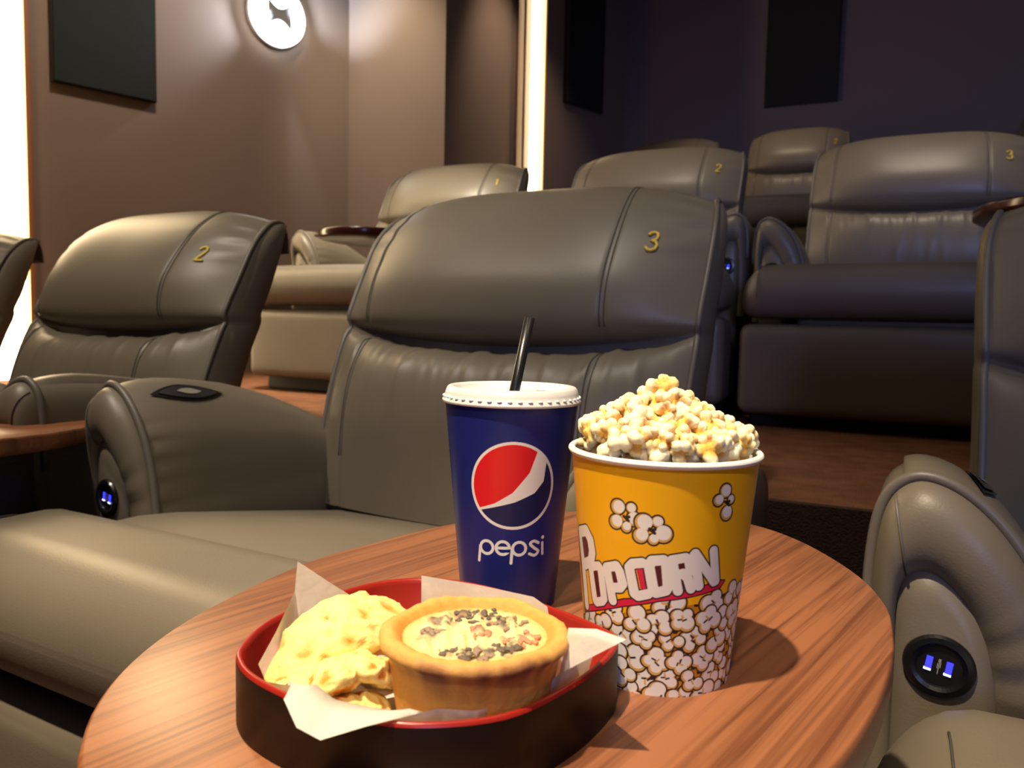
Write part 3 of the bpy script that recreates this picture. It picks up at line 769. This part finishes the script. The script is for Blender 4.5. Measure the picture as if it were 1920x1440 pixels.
# ---- popcorn kernels
rng = random.Random(11); nrg = np.random.RandomState(3)
def ico(sub):
    import bmesh
    bm = bmesh.new(); bmesh.ops.create_icosphere(bm, subdivisions=sub, radius=1)
    v = np.array([list(x.co) for x in bm.verts]); f = [tuple(q.index for q in p.verts) for p in bm.faces]; bm.free(); return v, f
IV, IF = ico(4)
def colored(name, v, f, col, m):
    me = mesh(name, v, f, m); at = me.color_attributes.new('Col', 'FLOAT_COLOR', 'POINT')
    at.data.foreach_set('color', np.concatenate([col, np.ones((len(col), 1))], 1).ravel().astype(np.float32)); return me
POPM = attr_mat('popcorn_flesh', .7, .15, (900, .25, .001), .25)
def kernel_mesh(seed):
    r = np.random.RandomState(seed); nl = r.randint(9, 14)
    D = r.normal(size=(nl, 3)); D /= np.linalg.norm(D, axis=1)[:, None]; A = r.uniform(.30, .60, nl)
    rad = np.full(len(IV), .40); q1 = rad.copy()
    for k in range(nl):
        c_ = D[k]*r.uniform(.46, .74); Rk = r.uniform(.24, .42); cd_ = IV@c_; disc = Rk**2-(c_@c_-cd_**2)
        rk = np.where(disc > 0, cd_+np.sqrt(np.maximum(disc, 0)), 0); q1 = rad.copy(); rad = np.maximum(rad, rk)
    off_ = r.uniform(0, 50)
    rad += np.array([.045*noise.noise(Vector(p)*5+Vector((off_, 0, 0)))+.025*noise.noise(Vector(p)*11+Vector((0, off_, 0))) for p in IV])
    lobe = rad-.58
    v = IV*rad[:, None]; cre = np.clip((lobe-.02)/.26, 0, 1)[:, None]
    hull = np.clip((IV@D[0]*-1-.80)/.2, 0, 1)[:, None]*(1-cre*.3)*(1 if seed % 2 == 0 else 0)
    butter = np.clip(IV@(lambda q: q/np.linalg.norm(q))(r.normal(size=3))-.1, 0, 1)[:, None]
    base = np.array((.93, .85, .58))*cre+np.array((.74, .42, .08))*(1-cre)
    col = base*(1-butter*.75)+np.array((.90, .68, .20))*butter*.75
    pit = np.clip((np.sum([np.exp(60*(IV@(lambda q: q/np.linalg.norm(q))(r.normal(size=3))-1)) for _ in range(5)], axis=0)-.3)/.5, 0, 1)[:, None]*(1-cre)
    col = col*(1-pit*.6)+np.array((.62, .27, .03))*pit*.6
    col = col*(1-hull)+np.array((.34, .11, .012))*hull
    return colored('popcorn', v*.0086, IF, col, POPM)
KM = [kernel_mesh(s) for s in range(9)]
def put_kernel(x, y, z, sc):
    o = bpy.data.objects.new('popcorn', rng.choice(KM)); COL.objects.link(o)
    o.location = (BC[0]+x, BC[1]+y, ZT+z); o.rotation_euler = [rng.uniform(0, 6.28) for _ in range(3)]; o.scale = (sc,)*3
    tag(o, 'popped popcorn piece, buttery cream, heaped in the yellow bucket', 'popcorn', 'popcorn heaped in the bucket')
def mound(x, y):
    r = math.hypot(x+.002, y)
    return B_H+.0005+.029*max(0, 1-(r/.050)**1.6)
pl = []
tries = 0
while tries < 20000 and len(pl) < 150:
    tries += 1
    a = rng.uniform(0, 6.283); r = .0432*math.sqrt(rng.random()); x, y = r*math.cos(a), r*math.sin(a); z = mound(x, y)+(.003 if r > .040 else 0)
    if all((x-p[0])**2+(y-p[1])**2+(z-p[2])**2 > .0080**2 for p in pl): pl.append((x, y, z))
for x, y, z in pl: put_kernel(x, y, z-.001, rng.uniform(.82, 1.12))
low = []
for k in range(400):
    a = rng.uniform(0, 6.283); r = .0395*math.sqrt(rng.random()); x, y = r*math.cos(a), r*math.sin(a); z = mound(x, y)-.009
    if all((x-p[0])**2+(y-p[1])**2+(z-p[2])**2 > .0100**2 for p in low): low.append((x, y, z))
for x, y, z in low: put_kernel(x, y, z, 1.1)
put_kernel(.003, .001, B_H+.0315, 1.0); put_kernel(-.005, .001, B_H+.0310, 1.0); put_kernel(-.001, -.004, B_H+.0345, 1.05)
list(COL.objects)[-1]['label'] = 'single popcorn piece crowning the very top of the heap'

# ------------------------------------------------------------------ food tray
TP = [(-.277, .276), (-.2885, .308), (-.287, .345), (-.275, .385), (-.248, .408), (-.208, .410), (-.160, .396), (-.1285, .382), (-.1185, .370), (-.1165, .345), (-.121, .312), (-.134, .276), (-.162, .253), (-.190, .246), (-.216, .2465), (-.245, .2525), (-.264, .262)]
TCN = np.array([-.205, .328]); TRO = [np.array(p)-TCN for p in catmull(TP, 6, True)]; TH = .033
def toff(k, d):
    n = len(TRO); t = TRO[(k+1) % n]-TRO[k-1]; t = t/np.linalg.norm(t); q = np.array([t[1], -t[0]])
    if np.dot(q, TRO[k]) > 0: q = -q
    return TRO[k]+q*d
def tray_loft(prof):
    n = len(TRO); v = []; f = []
    for (d, z) in prof:
        for k in range(n):
            q = toff(k, d) if d >= 0 else TRO[k]*(1+d); v.append((q[0], q[1], z))
    for i in range(len(prof)-1):
        for k in range(n): f.append((i*n+k, i*n+(k+1) % n, (i+1)*n+(k+1) % n, (i+1)*n+k))
    return v, f
te = empty('food_tray', (TCN[0], TCN[1], ZT), 'black serving tray with red lacquer inside holding the pie', 'tray')
TBLK = mat('black_lacquer', (.008, .006, .005), .45, spec=.25); TRED = mat('red_lacquer', (.30, .016, .010), .28)
v, f = tray_loft([(.0035, .0004), (.0, .0), (0, TH-.002)])
v += [(0, 0, .0004)]; n = len(TRO); f += [(k, (k+1) % n, len(v)-1) for k in range(n)]
obj('outer_wall', fixn(mesh('outer_wall', v, f, TBLK)), te)
v, f = tray_loft([(0, TH-.002), (.0004, TH-.0006), (.0014, TH), (.0026, TH-.0006), (.0032, TH-.003), (.0040, .007), (.007, .005)])
v += [(0, 0, .005)]; m0 = 6*n; f += [(m0+k, m0+(k+1) % n, len(v)-1) for k in range(n)]
tag(obj('red_lining', fixn(mesh('red_lining', v, f, TRED)), te), 'glossy red inner lining and rim')

# paper liner: absolute points of the outer edge (x, y, height above table)
PE = [(-.268, .279, .024), (-.266, .289, .037), (-.278, .316, .047), (-.278, .318, .0625), (-.268, .330, .050), (-.258, .345, .036), (-.232, .350, .026), (-.222, .366, .030),
      (-.2255, .356, .0525), (-.200, .372, .047), (-.166, .371, .0465), (-.150, .3525, .0500), (-.146, .351, .035), (-.129, .352, .028), (-.0985, .318, .0560), (-.1265, .312, .037),
      (-.134, .296, .030), (-.146, .271, .034), (-.160, .2655, .034), (-.176, .2395, .0345), (-.190, .230, .030), (-.1985, .2265, .0345), (-.212, .2345, .039), (-.225, .253, .034), (-.252, .267, .024)]
PEd = [np.array(p) for p in PE]
def paper_mesh():
    n = len(PEd); per = 5; outer = []
    for i in range(n):
        a, b2 = PEd[i], PEd[(i+1) % n]
        for k in range(per): outer.append(a+(b2-a)*k/per)
    cen = np.array([-.2, .318])
    rows = []
    NN = len(outer)
    def traylim(ang, inset):
        # radius to tray inner wall along an angle from cen
        best = 9
        dx, dy = math.cos(ang), math.sin(ang); P = [toff(k, inset)+TCN for k in range(len(TRO))]
        for k in range(len(P)):
            p, q = P[k]-cen, P[(k+1) % len(P)]-cen; den = dx*(q-p)[1]-dy*(q-p)[0]
            if abs(den) < 1e-12: continue
            t = (p[0]*(q-p)[1]-p[1]*(q-p)[0])/den; u = (p[0]*dy-p[1]*dx)/den
            if t > 0 and -1e-6 <= u <= 1+1e-6: best = min(best, t)
        return best
    for q in outer:
        d = q[:2]-cen; ang = math.atan2(d[1], d[0]); rad = np.hypot(*d); lim = traylim(ang, .0052)
        col = []
        rf = min(lim*.90, rad*.90)
        col.append((0.0, .0066)); col.append((rf*.5, .0068)); col.append((rf*.9, .0072)); col.append((rf, .0090))
        r_in = min(rad, lim)
        zt_ = q[2] if rad <= lim else max(TH+.002, q[2] if q[2] > TH else TH+.002)
        for t in (.35, .7, 1.0):
            col.append((rf+(r_in-rf)*t**.7, .009+(zt_-.009)*t))
        if rad > lim:
            col.append((lim+.5*(rad-lim), max(TH+.0025, .5*(zt_+q[2])+.002))); col.append((rad, q[2]))
        else:
            col.append((rad, q[2])); col.append((rad, q[2]))
        rows.append([(cen[0]+math.cos(ang)*r_, cen[1]+math.sin(ang)*r_, z) for r_, z in col])
    m_ = len(rows[0]); v = [p for r_ in rows for p in r_]; f = []
    for i in range(NN):
        for k in range(m_-1): f.append((i*m_+k, ((i+1) % NN)*m_+k, ((i+1) % NN)*m_+k+1, i*m_+k+1))
    return mesh('paper_liner', [(x-TCN[0], y-TCN[1], z) for x, y, z in v], f, PAPER)
PAPER = mat('greaseproof_paper', (.86, .82, .74), .75, bump=(120, .3, .002))
nt = PAPER.node_tree; pb = nt.nodes['Principled BSDF']; tr = nt.nodes.new('ShaderNodeBsdfTranslucent'); tr.inputs['Color'].default_value = (.8, .68, .5, 1)
mxs = nt.nodes.new('ShaderNodeMixShader'); mxs.inputs[0].default_value = .35
nt.links.new(pb.outputs[0], mxs.inputs[1]); nt.links.new(tr.outputs[0], mxs.inputs[2]); nt.links.new(mxs.outputs[0], nt.nodes['Material Output'].inputs['Surface'])
po = obj('paper_liner', weld(paper_mesh(), 1e-6)); po.location = (TCN[0], TCN[1], ZT)
tag(po, 'white greaseproof paper liner with pointed corners sticking out of the tray', 'paper')

# ---- pie
PC = (-.1655, .3065)
PIEM = attr_mat('pie_crust', .6, .1, (260, .35, .002), .3)
pe = empty('pie', (PC[0], PC[1], ZT+.0075), 'round golden pie with browned rim and cheesy filling, in the tray', 'pie')
def smooth_noise(seed, n=9, fmax=9):
    r = np.random.RandomState(seed); K = [(r.randint(1, fmax), r.uniform(0, 6.28), r.uniform(.3, 1)) for _ in range(n)]
    return lambda a: sum(A*np.sin(k*a+p) for k, p, A in K)/n**.5
na = smooth_noise(1); nb = smooth_noise(2, 12, 30)
prof = [(.0, .0), (.030, .0), (.0335, .0015), (.0352, .012), (.0368, .024), (.0382, .034), (.0402, .0385), (.0424, .0402), (.0428, .0420), (.0418, .0440), (.0400, .0452), (.0375, .0455), (.0350, .0445), (.0330, .0425), (.0322, .0412)]
n = 160; v = []; col = []
for i, (r_, z) in enumerate(prof):
    for k in range(n):
        a = 2*math.pi*k/n; e = max(0, (z-.034)/.012)
        rr = r_*(1+.010*na(a)*e+.008*nb(a)*e*(1 if i < 10 else .5))+.0002*nb(a*1+i); zz = z+(.0012*na(a+1)+.0006*nb(a+2))*e
        v.append((rr*math.cos(a), rr*math.sin(a), zz))
        face = math.cos(a-bphi-.35)  # browned towards one side of the rim
        c = np.array((.72, .35, .085)) if i < 6 else np.array((.70, .37, .10))
        c = c*(1+.08*nb(a*2+i*.3))
        brown = np.clip((face-.45)/.35, 0, 1)*{5: .45, 6: .9, 7: 1, 8: .85, 9: .55, 10: .2}.get(i, 0)*np.clip(.75+.6*nb(a+3), 0, 1)
        c = c*(1-brown)+np.array((.16, .05, .03))*brown
        if i in (12, 13): c = c*np.array((.92, .80, .6))
        col.append(np.clip(c, 0, 1))
f = [(i*n+k, i*n+(k+1) % n, (i+1)*n+(k+1) % n, (i+1)*n+k) for i in range(len(prof)-1) for k in range(n)]
obj('crust', colored('crust', v, f, np.array(col), PIEM), pe)
# filling surface
nr, n = 40, 140; v = []; col = []
g = np.random.RandomState(8)
blobs = []
for _ in range(110):
    a = g.uniform(0, 6.28); r_ = .030*math.sqrt(g.rand()); blobs.append((r_*math.cos(a), r_*math.sin(a), g.uniform(.0012, .0030), g.rand()))
cl = [(-.013, .017, .009), (-.004, .021, .007), (.009, .018, .008), (-.020, .004, .006), (.022, .004, .007), (.020, -.010, .006), (.006, -.021, .007), (.013, -.018, .006), (-.018, -.010, .005), (.002, .004, .006)]
for i in range(nr):
    for k in range(n):
        a = 2*math.pi*k/n; r_ = .0326*i/(nr-1); x, y = r_*math.cos(a), r_*math.sin(a)
        h = .0012*math.sin(x*310+1)*math.sin(y*270+.5)+.0007*math.sin(x*700+y*400)
        c = np.array((.86, .70, .34))*(1+.05*math.sin(x*900)*math.sin(y*800))
        edge = max(0, (i/(nr-1)-.78)/.22); c = c*(1-edge*.7)+np.array((.72, .36, .07))*edge*.7
        dens = max(math.exp(-((x-q[0])**2+(y-q[1])**2)/q[2]**2) for q in cl)
        for bx, by, br, t in blobs:
            d2 = ((x-bx)**2+(y-by)**2)/br**2
            if d2 < 4:
                wg = math.exp(-d2*1.2); h += .0011*wg
                near = max(math.exp(-((bx-q[0])**2+(by-q[1])**2)/q[2]**2) for q in cl)
                if near > .3:
                    cc = np.array((.10, .075, .06)) if t < .42 else (np.array((.34, .22, .15)) if t < .8 else np.array((.58, .20, .12))); c = c*(1-wg*.9)+cc*wg*.9
                elif t > .9:
                    c = c*(1-wg*.8)+np.array((.62, .22, .12))*wg*.8
        v.append((x, y, .0408+h*(1-edge)-.0016*(r_/.0326)**2*0+.0008)); col.append(np.clip(c, 0, 1))
f = [(i*n+k, i*n+(k+1) % n, (i+1)*n+(k+1) % n, (i+1)*n+k) for i in range(nr-1) for k in range(n)]
tag(obj('filling', colored('filling', v, f, np.array(col), attr_mat('pie_filling', .5, .1, (500, .5, .002), .4)), pe), 'creamy cheese filling flecked with dark mushroom bits')
# bits on the filling
BIT = [mat('mushroom_bit', (.13, .10, .075), .6), mat('grey_meat_bit', (.30, .21, .14), .6), mat('pink_ham_bit', (.60, .24, .13), .5)]
iv2, if2 = ico(2)
for kk in range(150):
    q = cl[kk % len(cl)]; x, y = q[0]+g.normal()*q[2]*.55, q[1]+g.normal()*q[2]*.5
    if math.hypot(x, y) > .0305: continue
    vv = iv2*(np.array([g.uniform(.0010, .0027), g.uniform(.0007, .0018), .0008]))*(1+.25*np.sin(iv2[:, :1]*7+kk)); t = g.uniform(0, 6.28)
    rot = np.array([[math.cos(t), -math.sin(t), 0], [math.sin(t), math.cos(t), 0], [0, 0, 1]])
    obj('topping_bit', mesh('topping_bit', vv@rot.T+np.array([x, y, .0424]), if2, BIT[(0, 0, 1, 1, 2)[kk % 5]]), pe)

# ---- battered piece and chips
FRYM = attr_mat('fried_batter', .55, .15, (500, .4, .0015), .35)
def lump(seed, sx, sy, sz_, rough, ncr=5):
    r = np.random.RandomState(seed); V = IV.copy(); rad = np.ones(len(V))
    tot = np.zeros(len(V))
    for _ in range(40):
        q = r.normal(size=3); q /= np.linalg.norm(q); A = r.uniform(-.6, 1); K = r.uniform(8, 45); tot += A*np.exp(K*(V@q-1))
    rad += rough*tot
    cre = np.clip(.5+tot*.45, 0, 1)[:, None]
    col = np.array((.84, .66, .26))*cre+np.array((.78, .40, .06))*(1-cre)
    return V*rad[:, None]*np.array([sx, sy, sz_]), col
from mathutils import noise
IV5, IF5 = ico(5)
def batter(seed, sx, sy, sz_, amp, fr, sq=1.0, wave=0.0):
    off = Vector((seed*3.7, seed*1.3, seed*5.1)); v = []; h = []
    for p in IV5:
        q = np.sign(p)*np.abs(p)**sq
        q = np.array([q[0]*sx, q[1]*sy, q[2]*sz_])
        P = Vector(q)*fr+off
        n1 = noise.noise(P*.45); n2 = 1-2*abs(noise.noise(P)); n3 = 1-2*abs(noise.noise(P*2.3+Vector((5, 2, 1))))
        d = n1*.9+n2*.55+n3*.28
        v.append(q+p*amp*d+np.array([0, 0, wave*math.sin(q[0]*95+seed)])); h.append(n2*.6+n3*.4)
    h = np.array(h); t = np.clip((h-.10)/.42, 0, 1)[:, None]
    col = np.array((.93, .74, .28))*t+np.array((.74, .26, .018))*(1-t)
    return np.array(v), col
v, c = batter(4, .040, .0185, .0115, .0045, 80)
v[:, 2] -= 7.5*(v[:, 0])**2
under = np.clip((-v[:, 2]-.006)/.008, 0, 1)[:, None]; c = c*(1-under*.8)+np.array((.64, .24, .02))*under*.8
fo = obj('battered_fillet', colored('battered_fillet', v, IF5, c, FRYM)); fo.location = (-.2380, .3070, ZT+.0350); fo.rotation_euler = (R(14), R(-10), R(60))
tag(fo, 'large pale golden battered piece with lumpy crust, left of the pie in the tray', 'fried food')
CH = [(-.2180, .2780, .0300, .022, .0085, 112, 16, 'pale fried chip in front of the battered piece, middle of the heap'),
      (-.2270, .2690, .0255, .016, .0080, 140, 12, 'pale fried chip nearest the front white paper flap'),
      (-.2050, .2900, .0290, .021, .0075, 92, 24, 'pale fried chip leaning against the left side of the pie'),
      (-.2390, .2760, .0215, .012, .0055, 50, 4, 'pale fried chip at the lower left end of the battered piece'),
      (-.2120, .2690, .0220, .015, .0065, 155, 6, 'short fried chip low behind the paper flap'),
      (-.2020, .2700, .0200, .016, .0060, 85, 12, 'small fried chip low beside the front of the pie')]
for i, (x, y, z, L, wd, rz, ry, lab) in enumerate(CH):
    v, c = batter(20+i, L, wd*1.4, wd*.72, .0026, 120, .75, .0012)
    o = obj('fried_chip', colored('fried_chip', v, IF5, c, FRYM)); o.location = (x, y, ZT+z); o.rotation_euler = (R(10*i-20), R(ry), R(rz))
    tag(o, lab, 'chip', 'fried chips under the battered piece')
